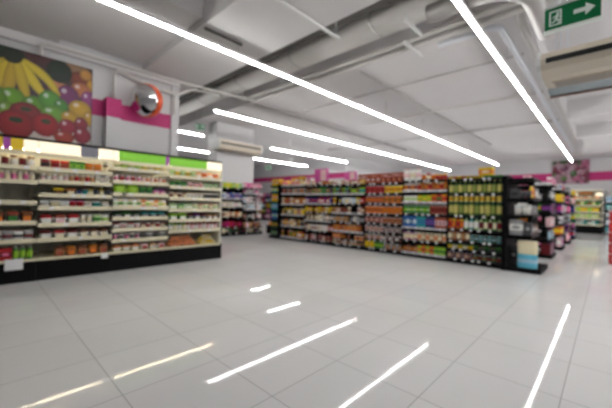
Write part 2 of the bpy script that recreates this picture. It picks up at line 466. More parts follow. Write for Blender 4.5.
bl += [blob(30, 212, 46, 40, '7cb828', 'shine'), blob(110, 235, 42, 34, '6aa824', 'shine'), blob(-90, 200, 90, 60, '7cb828', 'shine'), blob(170, 214, 42, 36, '5ea832', 'shine'),
       blob(214, 238, 28, 28, '4c942c', 'shine'), blob(185, 268, 52, 30, '78b438', 'shine'), blob(12, 258, 34, 34, '8cb83c', 'shine'), blob(80, 262, 54, 36, '9c2c30', 'calyx'),
       blob(290, 248, 46, 34, 'e0b028', 'shine'), blob(330, 285, 24, 30, 'd8a428', 'shine'), blob(248, 280, 34, 24, 'dcac30', 'shine'),
       blob(240, 316, 34, 30, 'b02440', 'shine'), blob(296, 306, 28, 26, 'a02038', 'shine'),
       blob(-150, 320, 90, 62, 'a82028', 'calyx'), blob(45, 308, 64, 52, 'b0242c', 'calyx'), blob(155, 310, 50, 44, 'bc2630', 'calyx'),
       blob(228, 356, 40, 26, 'c04030', 'shine'), blob(302, 350, 36, 34, 'a81c3c', 'shine')]
def bg1(u, v):
    a = V('3a2226'); b = V('c8bcb4'); t = max(0, min(1, (.42-v)/.3)); return tuple(a[i]*(1-t)+b[i]*t for i in range(3))
mural('fruit_poster', 'large fruit poster with bananas, apples and tomatoes on the white wall', 2.28, 1.47, 200, 130, bg1, bl, (-7.19, -.75, 2.25), PI/2)
rb = random.Random(3); bl2 = []
for k in range(46):
    bl2.append((rb.uniform(0, 1.66), rb.uniform(0, 1.35), rb.uniform(.1, .22), rb.uniform(.1, .22), V(rb.choice(['9c4a78', 'c86a90', '5a8a3a', '7a3a5c', 'd8a8b8', '8a2a4c', 'b88a9a', '3f6a30'])), 'shine'))
mural('produce_poster', 'small distant pink and green fruit poster on the far wall', 1.66, 1.35, 50, 40, lambda u, v: V('b0909c'), bl2, (-2.45, 23.96, 2.78), 0)

# ------------------------------------------------------------------ ceiling lights
def light_row(x, y0, y1, label, z=3.8):
    t = thing('linear_ceiling_light', label, 'ceiling light', (x, y0, z), 0, 'long white ceiling light strips')
    L = y1-y0
    MB().box(-.022, .022, .01, L-.01, -.02, .012, M['light'], .012).obj('diffuser', t)
    MB().box(-.042, .042, 0, L, .012, .06, M['house'], .004).obj('housing', t)
    n = max(2, int(L/2.4)+1)
    for i in range(n):
        yy = .3+(L-.6)*i/(n-1)
        top = 0.9
        Y = y0+yy
        top = (4.0 if Y < 1.0 else 4.12 if Y < 2.43 and x < -4.62 else 4.7 if Y < 2.43 else 4.0 if Y < 3.72 else 4.26 if 4.6 < Y < 5.15 else 4.7 if Y < 5.75 else (4.3 if x < -1 else 4.7))-z
        MB().tube([(0, yy, .06), (0, yy, top)], .006, M['pipe'], 6).obj('suspension_wire', t)
light_row(-4.72, 0.3, 21.3, 'longest ceiling light strip crossing the whole ceiling above the floor')
light_row(-1.4, 1.6, 21.6, 'ceiling light strip passing beside the large exit sign')
light_row(-8.0, 4.6, 22.9, 'ceiling light strip next to the longest one, above the gondola shelving')
light_row(-11.35, 4.4, 6.1, 'short ceiling light strip beyond the wall mirror, upper of two')
light_row(-15.0, 5.5, 8.9, 'short ceiling light strip behind the wall corner, lower of two')
light_row(-11.35, 9.5, 15.4, 'ceiling light strip beyond the white column, upper of two')
light_row(-14.8, 11.1, 15.6, 'ceiling light strip beyond the white column, lower of two')
light_row(5.2, 3.0, 21.6, 'added unseen ceiling light strip along the outer aisle past the crates')  # extra row out of view, added to lift the floor brightness
light_row(1.95, 3.0, 21.6, 'added unseen ceiling light strip above the plastic crates')  # likewise an added row out of view, for more light

# ------------------------------------------------------------------ ducts and pipes
def pipe(name, label, cat, pts, r, m, n=12):
    o = MB().tube(pts, r, m, n).obj(name); tag(o, label, cat, kind='thing'); return o
def hangers(o, pts, top, m):
    for p in pts: MB().tube([p, (p[0], p[1], top)], .008, m, 6).obj('hanger_rod', o)
d = MB()
ring = lambda x: [(x, 4.88+.30*math.cos(a), 4.43+.17*math.sin(a)) for a in [2*PI*i/20 for i in range(20)]]
d.loft([ring(-14), ring(3)], M['pipe'], True, True)
for x in range(-13, 3, 2): d.loft([[(x+s, 4.88+.31*math.cos(a), 4.43+.18*math.sin(a)) for a in [2*PI*i/20 for i in range(20)]] for s in (0, .04)], M['duct'], True, True)
o = d.obj('ventilation_duct'); tag(o, 'wide pale ventilation duct crossing the ceiling above the light strips', 'duct')
for x in (-12, -8, -4, 0): MB().tube([(x, 4.88, 4.6), (x, 4.88, 4.7)], .01, M['steel'], 6).obj('hanger_rod', o)
o = MB().box(-14, 3, 4.12, 4.42, 4.38, 4.62, M['duct_groove_dark'], .02).obj('insulated_duct'); tag(o, 'dark insulated duct in the gap beside the wide pale duct', 'duct')
for x in (-12, -8, -4, 0): MB().tube([(x, 4.27, 4.6), (x, 4.27, 4.7)], .01, M['steel'], 6).obj('hanger_rod', o)
o = pipe('ceiling_pipe', 'pale pipe next to the wide duct, running alongside it', 'pipe', [(-7.86, 5.3, 4.2), (3, 5.3, 4.2)], .045, M['pipe'])
hangers(o, [(-6, 5.3, 4.24), (-2.5, 5.3, 4.24)], 4.7, M['steel'])
o = pipe('ceiling_pipe', 'pale pipe farther from the wide duct, second of the pair', 'pipe', [(-7.9, 5.55, 4.7), (-7.9, 5.55, 4.28), (-7.82, 5.55, 4.2), (3, 5.55, 4.2)], .05, M['pipe'])
hangers(o, [(-5, 5.55, 4.24), (-1.8, 5.55, 4.24)], 4.7, M['steel'])
o = pipe('sprinkler_pipe', 'thin pipe under the smooth ceiling beyond the paired pipes', 'pipe', [(-6.5, 9.8, 4.2), (-1.2, 9.8, 4.2), (-1.12, 9.8, 4.14), (-1.12, 9.8, 3.95)], .03, M['pipe'])
hangers(o, [(-5.5, 9.8, 4.22), (-2, 9.8, 4.22)], 4.3, M['steel'])
o = pipe('electrical_conduit', 'thin grey conduit above the longest light strip, running into the distance', 'pipe', [(-4.1, 6.0, 4.27), (-4.1, 17, 4.27)], .028, M['duct'])
o = pipe('electrical_conduit', 'thin grey conduit above the gondola beside the shorter light strip', 'pipe', [(-7.9, 5.9, 4.27), (-7.9, 16, 4.27)], .03, M['duct'])
o = pipe('electrical_conduit', 'thin cross conduit on the smooth ceiling close to the paired pipes', 'pipe', [(-7.0, 7.2, 4.21), (-1.2, 7.2, 4.21)], .02, M['duct'])
o = pipe('electrical_conduit', 'thin cross conduit on the smooth far ceiling', 'pipe', [(-11.0, 13.2, 4.20), (-1.2, 13.2, 4.20)], .03, M['duct'])
# strut rails (short pale channels across the pipes; the last, dark strip draws a groove's shadow)
for x, y0, y1, z, lb in ((-2.3, 4.5, 5.1, 4.11, 'short white bracket bar under the paired pipes, nearer one'), (-2.62, 5.1, 5.85, 4.11, 'short white bracket bar under the paired pipes, farther one'),
                      (-3.2, 2.6, 4.05, 3.94, 'longer thin white bracket bar before the dark duct'), (-4.6, 2.45, 3.15, 3.96, 'dark grey strip drawn as the groove shadow at the ceiling recess corner')):
    hw_ = .014 if 'dark grey' in lb else .026
    mb = MB().box(x-hw_, x+hw_, y0, y1, z-.02, z+.02, M['duct_groove_dark'] if 'dark grey' in lb else M['house'], .004)
    o = mb.obj('bracket_bar'); tag(o, lb, 'bracket')
    for yy in (y0+.08 if y0 < 5 else 5.42, y1-.08):
        top = 4.0 if yy < 3.72 else 4.7 if yy < 4.1 else 4.38 if yy < 4.5 else 4.27 if yy < 5.1 else 4.7 if yy < 5.75 else 4.3
        MB().tube([(x, yy, z+.02), (x, yy, top)], .006, M['steel'], 6).obj('hanger_rod', o)
# silver pipes along the right
pipe('silver_pipe', 'silver pipe with an elbow beside the light strip and exit sign', 'pipe',
     [(-2.2, 5.62, 4.1)] + [(-1.42+.15*math.sin(a), 5.77-.15*math.cos(a), 4.1) for a in [PI/2*i/5 for i in range(6)]] + [(-1.27, 20, 4.1)], .05, M['steel'])
pipe('silver_pipe', 'second silver pipe closer to the air conditioner', 'pipe', [(-1.02, 5.68, 4.7), (-1.02, 5.7, 4.45), (-1.02, 5.8, 4.25), (-1.02, 5.95, 4.16), (-1.02, 6.2, 4.12), (-1.02, 19, 4.12)], .055, M['duct'])
d = MB().tube([(-1.9, 4.45, 4.0)] + [(-1.35+.6*math.sin(a), 5.05-.6*math.cos(a), 4.0) for a in [PI/2*i/8 for i in range(9)]] + [(-.75, 6.2, 4.05), (-.75, 6.8, 4.3), (-.75, 7.1, 4.7)], .12, M['duct'], 16)
o = d.obj('curved_duct'); tag(o, 'curved grey flexible duct above the silver pipes', 'duct')
MB().tube([(-.75, 5.9, 4.16), (-.75, 5.9, 4.7)], .008, M['steel'], 6).obj('hanger_rod', o)
# pipes on the white wall
pipe('wall_pipe', 'white pipe rising above the fruit poster and running along the ceiling', 'pipe',
     [(-7.06, .76, 3.70), (-7.06, .76, 3.84), (-7.06, .79, 3.89), (-7.06, .86, 3.92), (-7.05, 3.2, 3.94), (-7.0, 5.2, 4.02)], .028, M['pipe'])
pipe('wall_pipe', 'white pipe bending beside the wall mirror', 'pipe',
     [(-7.08, 1.88, 3.22), (-7.08, 1.88, 3.72), (-7.08, 1.90, 3.78), (-7.08, 1.97, 3.81), (-7.08, 2.08, 3.80), (-7.08, 2.3, 3.73), (-7.08, 2.6, 3.68), (-7.08, 3.05, 3.66), (-7.08, 3.2, 3.69), (-7.08, 3.4, 3.82), (-7.08, 3.6, 3.88), (-7.08, 4.2, 3.9)], .028, M['pipe'])
o = pipe('wall_pipe', 'short white vertical pipe at the wall corner', 'pipe', [(-7.124, 3.1, 3.2), (-7.124, 3.1, 3.61)], .025, M['pipe'])

# ------------------------------------------------------------------ convex mirror
t = thing('convex_mirror', 'round convex security mirror with orange rim on the white wall', 'mirror', (-6.82, 2.34, 3.28), 0)
t.rotation_euler = (math.radians(99), 0, math.radians(36))
n = 32; R = .31
prof = [(R*math.sin(a)/math.sin(.75), (math.cos(a)-math.cos(.75))*R/math.sin(.75)*.8) for a in [.75*(1-k/8) for k in range(9)]]
prof[-1] = (.002, prof[-1][1])
m = MB().lathe(prof, M['mirror'], n); m.obj('mirror_dome', t)
m = MB()
rg = lambda r, z: [(r*math.cos(2*PI*i/n), r*math.sin(2*PI*i/n), z) for i in range(n)]
m.loft([rg(R-.01, -.002), rg(R+.012, -.015), rg(R+.03, -.10), rg(R+.02, -.15), rg(R-.06, -.18)], M['orange'], True, True)
m.obj('orange_backing', t)
MB().tube([(0, 0, -.17), (-.06, 0, -.24), (-.22, 0, -.26)], .018, M['steel'], 8).obj('bracket_arm', t)

# ------------------------------------------------------------------ exit signs
def exit_sign(label, loc, w, h, rot=0, drop=.6, arrow=True, g='small green exit signs hanging from the ceiling'):
    t = thing('exit_sign', label, 'exit sign', loc, rot)
    MB().box(-w/2, w/2, -.012, .012, 0, h, M['exitg'], .003).obj('green_panel', t)
    MB().box(-w/2-.006, w/2+.006, -.016, .016, -.022, 0, M['exitw']).obj('bottom_rim', t)
    MB().box(-w/2-.006, w/2+.006, -.02, .02, h, h+.015, M['house']).obj('top_housing', t)
    y0, y1 = -.0155, -.0125
    s = h
    m = MB()   # door with a running figure
    def rect(x0, x1, z0, z1): m.box(x0, x1, y0, y1, z0, z1, M['exitw'])
    cx = -w*.24
    rect(cx-.33*s, cx-.27*s, .16*s, .84*s); rect(cx-.33*s, cx+.12*s, .78*s, .84*s); rect(cx+.06*s, cx+.12*s, .16*s, .84*s)
    rect(cx-.33*s, cx+.12*s, .16*s, .21*s)
    def limb(a, b, r):
        (x0, z0), (x1, z1) = a, b; L = math.hypot(x1-x0, z1-z0); px, pz = -(z1-z0)/L*r, (x1-x0)/L*r
        m.prism([(x0+px, z0+pz), (x1+px, z1+pz), (x1-px, z1-pz), (x0-px, z0-pz)], y0, y1, M['exitw'], 'y')
    q = lambda a, b: (cx+a*s, b*s)
    m.prism([(cx-.02*s+.055*s*math.cos(a), .69*s+.055*s*math.sin(a)) for a in [2*PI*i/10 for i in range(10)]], y0, y1, M['exitw'], 'y')
    limb(q(-.03, .63), q(-.08, .42), .045*s); limb(q(-.08, .44), q(.03, .36), .03*s); limb(q(.03, .38), q(.0, .22), .025*s)
    limb(q(-.08, .42), q(-.14, .33), .03*s); limb(q(-.14, .33), q(-.24, .32), .025*s)
    limb(q(-.03, .6), q(.05, .52), .02*s); limb(q(-.04, .6), q(-.15, .56), .02*s); limb(q(-.15, .57), q(-.19, .48), .02*s)
    m.obj('running_figure_symbol', t)
    if arrow:
        ax = w*.22; m = MB()
        m.prism([(ax-.36*s, .42*s), (ax+.04*s, .42*s), (ax+.04*s, .24*s), (ax+.36*s, .51*s), (ax+.04*s, .78*s), (ax+.04*s, .60*s), (ax-.36*s, .60*s)][:7], y0, y1, M['exitw'], 'y')
        m.obj('arrow_symbol', t)
    for sx in (-.35, .35): MB().tube([(sx*w, 0, h+.015), (sx*w, 0, h+drop)], .006, M['house'], 6).obj('hanger_rod', t)
    return t
exit_sign('large green exit sign with white arrow over the air conditioner', (-.25, 3.5, 2.83), .37, .19, 0, 4.0-2.83)
exit_sign('small distant green exit sign beside the air conditioner on the column', (-9.55, 5.0, 3.56), .30, .19, math.radians(55), 4.26-3.56)
exit_sign('smallest far green exit sign seen above the gap between the shelving', (-17.0, 14.0, 3.55), .5, .3, math.radians(40), 4.3-3.55)

# ------------------------------------------------------------------ air conditioners
def ac(label, loc, rot, L, D, H, slot, top):
    t = thing('air_conditioner', label, 'air conditioner', loc, rot)
    MB().prism([(0, H), (0, H*.62), (.03, H*.3), (.1, .02), (.16, 0), (D, .02), (D, H+.08), (.06, H+.08)], .03, L-.03, M['acbody']).obj('body', t)
    for x in (0, L-.035): MB().prism([(-.01, H+.01), (-.01, H*.6), (.02, H*.27), (.09, 0), (.16, -.02), (D+.01, 0), (D+.01, H+.1), (.05, H+.1)], x, x+.035, M['house']).obj('end_cap', t)
    MB().box(.08, L-.08, -.008, .03, H*.62+.01, H*.62+.01+slot, M['acdark']).obj('air_outlet', t)
    m = MB().box(.1, L-.1, D*.55, D*.9, -.004, .03, M['acbody'])
    for k in range(8): m.box(.12, L-.12, D*.57+k*D*.04, D*.57+k*D*.04+.006, -.008, -.003, M['duct'])
    m.obj('intake_grille', t)
    for x in (.15, L-.15):
        for y in (.15, D-.1): MB().tube([(x, y, H+.08), (x, y, top)], .006, M['steel'], 6).obj('hanger_rod', t)
ac('ivory ceiling air conditioner below the large exit sign', (-.56, 3.98, 2.625), 0, 1.5, .60, .15, .05, 1.74)
ac('ivory ceiling air conditioner above the white column', (-10.05, 6.0, 3.18), PI/2, 1.95, .75, .26, .07, 1.12)
t = thing('metal_duct_box', 'blue-grey metal duct box behind the air conditioner under the exit sign', 'duct', (-.58, 4.75, 2.75))
MB().box(0, 1.6, 0, .55, 0, .30, M['acgrille'], .01).obj('box_body', t)
MB().box(-.01, 1.61, .52, .56, -.02, .02, mat('rust_edge', V('8a6a5c'), .6)).obj('flange', t)
MB().box(-.03, 0, .0, .56, -.02, .3, M['house']).obj('end_plate', t)
for x in (.2, 1.4): MB().tube([(x, .1, .3), (x, .1, 1.51)], .008, M['steel'], 6).obj('hanger_rod', t)
# dome camera / speaker near centre
t = thing('ceiling_speaker', 'small white dome hanging from the ceiling beyond the white column', 'speaker', (-11.0, 10.4, 3.32))
MB().lathe([(.02, -.1), (.09, -.08), (.13, 0), (.13, .05), (.04, .09)], M['house'], 16).obj('dome', t)
MB().tube([(0, 0, .08), (0, 0, .98)], .012, M['house'], 6).obj('stem', t)

# ------------------------------------------------------------------ refrigerated cases
RX = -6.25      # front plane of the shelves
CASES = [  # y0, y1, shelf rail heights, label, header sections
    (-.33, .67, [1.69, 1.48, 1.17, .87, .60], 'refrigerated case with yellow header under the fruit poster'),
    (.67, 1.67, [1.69, 1.50, 1.29, 1.09, .83, .60], 'refrigerated case with red and green pouches on top'),
    (1.67, 2.65, [1.79, 1.56, 1.34, 1.10, .91, .71, .52], 'refrigerated case with green header below the convex mirror'),
    (2.65, 3.80, [1.73, 1.52, 1.29, 1.06, .85, .64], 'end refrigerated case with loose fruit on its deck')]
for ci, (y0, y1, zs, lab) in enumerate(CASES):
    t = thing('refrigerated_case', lab, 'refrigerated case', (RX, (y0+y1)/2, 0), PI/2, 'open refrigerated cases along the left wall')
    hw = (y1-y0)/2-.002   # local x along the case, local -y outward
    MB().box(-hw, hw, -.02, .86, 0, .30, M['blackg'], .004).obj('plinth', t)
    MB().box(-hw, hw, -.035, .80, .302, .335, M['cream'], .004).obj('deck', t)
    m = MB().box(-hw, hw, .78, .86, .30, 2.12, M['back']); m.obj('back_panel', t)
    hd = MB()
    hd.box(-hw, hw, .0, .86, 2.12, 2.15, M['black']); hd.box(-hw, hw, -.02, .0, 2.114, 2.15, M['black'])
    hd.obj('canopy_top', t)
    a = MB(); a.box(-hw, -hw+.015, .0 if ci else 0, .78, .335, 2.12, M['creamp'] if ci in (0,) else M['back'])
    if ci == 0: a.obj('side_panel', t)
    if ci == 3:
        m = MB().box(hw+.002, hw+.04, -.02, .86, .0, .34, M['black']); m.obj('side_skirt', t)
        MB().box(hw+.002, hw+.03, .0, .86, .34, 2.15, M['creamp']).obj('side_panel', t)
    for s in (-1, 1): MB().box(s*(hw-.012)-.01, s*(hw-.012)+.01, .72, .78, .335, 2.12, M['creamp']).obj('upright', t)
    for z in zs:
        sh = MB().box(-hw+.004, hw-.004, .0, .72, z+.0, z+.018, M['creamp']).obj('shelf', t)
        MB().box(-hw+.004, hw-.004, -.014, 0, z-.024, z+.042, M['cream'], .003).obj('price_rail', sh)
        for k in range(random.randint(1, 3)):
            a = random.uniform(-hw+.1, hw-.12); MB().box(a, a+.06, -.018, -.0145, z-.01, z+.036, M['tag']).obj('price_tag', sh)
    MB().tube([(-hw+(.14 if ci == 2 else .012), .2, 1.985), (hw-(.05 if ci == 1 else .012), .2, 1.985)], .017, M['warm'], 8).obj('light_tube', t)
    MB().box(-hw, hw, -.02, .0, 1.89, 1.944, M['cream']).obj('header_lip', t)
    # header sections given by world y
    secs = {0: [(-.33, .02, 'yellowbox'), (.02, .10, 'purplebox'), (.10, .28, 'yellowbox'), (.28, .36, 'purplebox'), (.36, .50, 'yellowbox'), (.50, .67, 'warmbox')],
            1: [(.67, 1.20, 'warmbox'), (1.20, 1.45, 'greybox'), (1.45, 1.67, 'warmbox')],
            2: [(1.67, 1.76, 'warmbox'), (1.76, 2.57, 'greenbox'), (2.57, 2.65, 'purplebox')],
            3: [(2.65, 3.45, 'greenbox'), (3.45, 3.80, 'warmbox')]}[ci]
    for a0, a1, k in secs:
        c = (y0+y1)/2
        MB().box(max(a0-c, -hw)+.002, min(a1-c, hw)-.002, -.012, 0, 1.946, 2.112, M[k]).obj('header_panel', t)
F = lambda y0: Face(RX, y0, 'E')
def crow(ci, zi, maxh, segs, **kw):
    y0, y1, zs, lab = CASES[ci]
    z = (zs[zi]+.018) if zi < len(zs) else .335
    name = {0: 'case under the fruit poster', 1: 'case with red pouches', 2: 'case below the mirror', 3: 'end refrigerated case'}[ci]
    row(F(y0), .03, y1-y0-.03, z, maxh, segs, '%s shelf of the %s' % (ORD[zi] if zi < len(zs) else 'bottom', name), inset=.03, tall=.62 if zi else .72, **kw)
W, C_ = 'white', 'cream'
crow(0, 0, .19, [(1, 'jar', .085, .15, [('darkgrey', 'brown', 'black'), ('brown', 'cream', 'black'), ('black', 'grey', 'grey')]), (1, 'jar', .085, .16, [('cream', 'white', 'brown'), ('brown', 'darkred', 'cream')])])
crow(0, 1, .18, [(1, 'cup', .08, .13, [('white', 'tan', 'white'), ('cream', 'white', 'grey')]), (1, 'bottle', .07, .16, [('white', 'cream', 'cream'), ('cream', 'pink', 'white')])])
crow(0, 2, .27, [(2, 'carton', .1, .2, [('white', 'cream', 'grey')]), (4, None, 0, 0, [])])
crow(0, 3, .26, [(1, 'tray_pack', .16, .11, [('green', 'brown', 'white')]), (1, 'tray_pack', .16, .11, [('brown', 'black', 'orange'), ('brick', 'darkgrey', 'green')])])
crow(0, 4, .24, [(1, 'tray_pack', .15, .1, [('grey', 'white', 'darkgrey')]), (1, 'pouch', .12, .12, [('white', 'darkgrey', 'red'), ('grey', 'darkred', 'white')])])
crow(0, 5, .25, [(3, 'carton', .13, .17, [('red', 'darkred', 'pink')]), (1, 'bottle', .075, .2, [('green', 'lime', 'white')])])
crow(1, 0, .19, [(1.0, 'pouch', .11, .15, [('darkred', 'black', 'purple')]), (2, 'pouch', .13, .15, [('red', 'darkred', 'orange'), ('red', 'brick', 'orange')]), (1.7, 'carton', .13, .15, [('green', 'lime', 'green')]),
              (2, 'pouch', .12, .14, [('orange', 'amber', 'brown')]), (1, 'jar', .08, .13, [('brown', 'cream', 'black')])])
crow(1, 1, .17, [(2, 'cup', .075, .12, [('white', 'palepink', 'cream'), ('cream', 'white', 'pink')]), (2, 'bottle', .065, .15, [('white', 'tan', 'cream'), ('cream', 'red', 'white')]), (1.2, 'carton', .08, .14, [('white', 'cream', 'grey'), ('grey', 'white', 'tan')])])
crow(1, 2, .18, [(1, None, 0, 0, []), (2, 'tray_pack', .14, .08, [('yellow', 'black', 'brown'), ('amber', 'black', 'cream')]), (1, 'jar', .08, .1, [('darkgrey', 'navy', 'black'), ('black', 'teal', 'grey')]), (2, 'jar', .08, .1, [('black', 'cream', 'yellow'), ('navy', 'darkgrey', 'black')])])
crow(1, 3, .18, [(2, 'tub', .12, .09, [('white', 'paleblue', 'white'), ('cream', 'grey', 'white')]), (1, 'tub', .11, .09, [('red', 'darkred', 'pink')]), (2, 'tub', .12, .08, [('white', 'grey', 'cream'), ('teal', 'white', 'white')])])
crow(1, 4, .24, [(3, 'tray_pack', .15, .1, [('red', 'white', 'white'), ('brick', 'white', 'palepink')]), (1, 'cup', .09, .1, [('white', 'cream', 'white')]), (1.4, 'pouch', .12, .15, [('palegreen', 'green', 'white'), ('white', 'lime', 'green')])])
crow(1, 5, .21, [(2.4, 'tray_pack', .15, .1, [('darkred', 'white', 'white'), ('red', 'white', 'cream')]), (2, 'tray_pack', .16, .07, [('brown', 'white', 'cream')])])
crow(1, 6, .24, [(1, None, 0, 0, []), (4, 'tray_pack', .16, .09, [('brown', 'tan', 'brick'), ('amber', 'brown', 'orange')])])
crow(2, 0, .11, [(1, 'tub', .1, .08, [('palegreen', 'white', 'yellow'), ('lime', 'cream', 'lime')]), (1, 'tub', .1, .08, [('yellow', 'lime', 'cream'), ('cream', 'palegreen', 'yellow')])])
crow(2, 1, .2, [(1, 'cup', .085, .12, [('white', 'pink', 'red'), ('palepink', 'red', 'white')]), (1, 'cup', .08, .12, [('cream', 'palepink', 'orange'), ('white', 'peach', 'cream')])])
crow(2, 2, .19, [(2, 'pouch', .17, .17, [('lime', 'lime', 'lime')]), (1.2, 'pouch', .12, .14, [('green', 'darkgreen', 'palegreen')]), (1.2, 'tray_pack', .14, .12, [('purple', 'pink', 'palepink')])])
crow(2, 3, .21, [(1, 'drink_carton', .075, .17, [('white', 'palegreen', 'white'), ('cream', 'green', 'white')]), (1, 'drink_carton', .075, .16, [('orange', 'cream', 'white'), ('cream', 'lime', 'green'), ('white', 'yellow', 'orange')])])
crow(2, 4, .16, [(1, 'tray_pack', .15, .08, [('darkgreen', 'black', 'grey'), ('green', 'black', 'white')]), (1, 'tray_pack', .15, .07, [('teal', 'darkgrey', 'grey')])])
crow(2, 5, .17, [(1, 'tub', .12, .1, [('white', 'palepink', 'red'), ('palepink', 'white', 'white')]), (1, 'cup', .09, .11, [('darkred', 'cream', 'white'), ('white', 'red', 'grey')])])
crow(2, 6, .17, [(1, 'cup', .09, .11, [('grey', 'pink', 'white'), ('white', 'darkgrey', 'palepink')]), (1, 'tub', .12, .1, [('darkgrey', 'white', 'black'), ('grey', 'white', 'white')])])
crow(2, 7, .17, [(1, 'tray_pack', .16, .1, [('peach', 'cream', 'white')]), (1, 'tray_pack', .15, .1, [('palepink', 'white', 'red'), ('tan', 'cream', 'white')])])
crow(3, 0, .17, [(1, 'tub', .11, .11, [('palegreen', 'white', 'lime'), ('yellow', 'cream', 'white')]), (1, 'pouch', .12, .12, [('peach', 'white', 'orange'), ('red', 'orange', 'white')])])
crow(3, 1, .18, [(1, 'pouch', .13, .13, [('darkgreen', 'green', 'palegreen'), ('green', 'darkgreen', 'lime')]), (1, 'tray_pack', .14, .1, [('palepink', 'white', 'red')]), (1, 'tray_pack', .14, .11, [('palegreen', 'white', 'green')])])
crow(3, 2, .2, [(1, 'jar', .08, .1, [('cream', 'brown', 'white'), ('tan', 'cream', 'brown')]), (1, 'tub', .1, .1, [('white', 'tan', 'cream')]), (1, 'tub', .1, .09, [('darkgrey', 'cream', 'white')])])
crow(3, 3, .2, [(1, 'pouch', .15, .12, [('palegreen', 'white', 'palegreen'), ('green', 'palegreen', 'white')]), (1.2, 'pouch', .12, .14, [('cream', 'palegreen', 'white'), ('tan', 'cream', 'white')])])
crow(3, 4, .18, [(1.2, 'tray_pack', .16, .14, [('lime', 'green', 'white')]), (1.4, 'tray_pack', .15, .12, [('darkred', 'darkgreen', 'grey'), ('purple', 'black', 'white')]), (.8, 'tray_pack', .14, .11, [('tan', 'brown', 'white')])])
crow(3, 5, .18, [(1, 'bottle', .085, .16, [('green', 'white', 'lime'), ('lime', 'cream', 'green')]), (2, 'bottle', .085, .16, [('red', 'white', 'darkred'), ('brick', 'palepink', 'red')])])
# loose fruit piled on the deck of the rightmost case
y0 = 2.65
for part, a0, a1, cols, w, nm in ((0, .05, .66, [('peach', 'peach', 'red'), ('orange', 'peach', 'red'), ('brick', 'peach', 'red')], .082, 'in the loose pile'), (1, .70, 1.1, [('yellow', 'cream', 'cream'), ('cream', 'yellow', 'cream')], .078, 'in the pale pile')):
    for lay in range(3):
        for k in range(int((a1-a0-lay*w)/w)):
            for rw in range(3-lay):
                c = random.choice(cols)
                put('fruit', w*.98, w*.92, c, (RX-.06-w*.5-rw*w*.95-lay*w*.45, y0+a0+lay*w*.5+(k+.5)*w, .336+lay*w*.78), random.uniform(0, 6),
                    '%s round fruit %s at the bottom of the end refrigerated case' % (NICE.get(c[0], c[0]), nm), 'round fruit %s' % nm, parts=(rw == 0 or lay == 2))
# price card hanging at the leftmost case base
t = MB().box(-.1, .1, -.006, 0, 0, .16, M['tag'], .002).obj('price_card', None, (RX+.045, .42, .20), PI/2)
tag(t, 'white price card on the black base of the refrigerated case under the poster', 'price card')
t = MB().box(-.05, .05, -.006, 0, 0, .09, M['tag'], .002).obj('price_card', None, (RX+.045, 1.56, .25), PI/2)
tag(t, 'small white price card on the base between two refrigerated cases', 'price card')

# ------------------------------------------------------------------ gondola shelving
def gondola_bay(x0, x1, y, zs, label, railm='rail', tags=5, group=None, depth=.46, top=1.93, side='S', both=False):
    w = x1-x0
    rot = {'S': 0, 'E': PI/2, 'W': -PI/2}[side]
    if side == 'S': loc = ((x0+x1)/2, y, 0)
    else: loc = (y, (x0+x1)/2, 0)
    t = thing('shelving_bay', label, 'shelving', loc, rot, group)
    hw = w/2-.002; D = depth*(2 if both else 1)
    MB().box(-hw, hw, .0, D, 0, .085, M['black'], .003).obj('base', t)
    MB().box(-hw, hw, depth-.03, depth, .085, top, M['black']).obj('back_panel', t)
    for s in (-1, 1): MB().box(s*(hw-.016)-.015, s*(hw-.016)+.015, depth-.07, depth-.03, .085, top+.02, M['black']).obj('upright', t)
    for z in zs:
        sh = MB().box(-hw+.003, hw-.003, .004, depth-.07, z, z+.02, M['black']).obj('shelf', t)
        rm = railm if isinstance(railm, str) else railm.get(z, 'rail')
        MB().box(-hw+.003, hw-.003, -.01, .004, z-.02, z+.028, M[rm], .002).obj('price_rail', sh)
        if tags:
            tm = None
            for k in range(tags):
                a = -hw+.06+(2*hw-.16)*(k+random.random()*.7)/tags
                if tm is None: tm = MB().box(0, .055, -.0135, -.0105, -.018, .026, M['tag'], 0).mesh('price_tag')
                link('price_tag', tm, sh, (a, 0, z))
    return t
GY = 7.48
XB = [-8.34, -7.2, -6.05, -4.9, -3.77, -2.67, -1.56]
ZR = 'railw'
B = [ # zs top->bottom, label, short name
    ([1.86, 1.58, 1.22, .86, .47, .09], 'end bay of the long gondola shelving beside yellow and teal packs', 'bay beside the yellow packs', 'railw'),
    ([1.84, 1.56, 1.26, .98, .72, .40, .09], 'mixed gondola bay under the larger pink board', 'bay under the pink board', {1.56: ZR, 1.26: ZR, .98: 'rail', .72: ZR}),
    ([1.82, 1.56, 1.27, 1.0, .73, .47, .22, .085], 'mixed gondola bay next to the red and yellow cans', 'bay next to the cans', {1.56: ZR, 1.0: ZR, .47: ZR}),
    ([1.83, 1.56, 1.29, 1.01, .76, .53, .31, .085], 'gondola bay stocked with red, yellow and orange cans', 'bay of red cans', 'rail'),
    ([1.86, 1.62, 1.34, 1.05, .72, .40, .10], 'gondola bay stocked with blue and green packets', 'bay of blue cartons', {1.62: ZR, 1.34: ZR, .72: ZR, .10: ZR}),
    ([1.86, 1.53, 1.05, .75, .49, .30, .09], 'end bay of the long gondola shelving, full of green bottles', 'bay of green bottles', 'rail')]
for i, (zs, lab, sn, rm) in enumerate(B):
    gondola_bay(XB[i], XB[i+1], GY, zs, lab, rm, 5, 'bays of the long gondola shelving', top=1.90)
def grow(i, zi, segs, **kw):
    zs, lab, sn, _ = B[i]
    top = zs[zi-1] if zi > 0 else zs[0]+.42
    row(Face(XB[i], GY, 'S'), .02, XB[i+1]-XB[i]-.02, zs[zi]+.02, top-zs[zi]-.02, segs, '%s shelf of the %s' % (ORD[zi] if zi < len(zs)-1 else 'bottom', sn), inset=.015, tall=.6 if zi else 0, **kw)
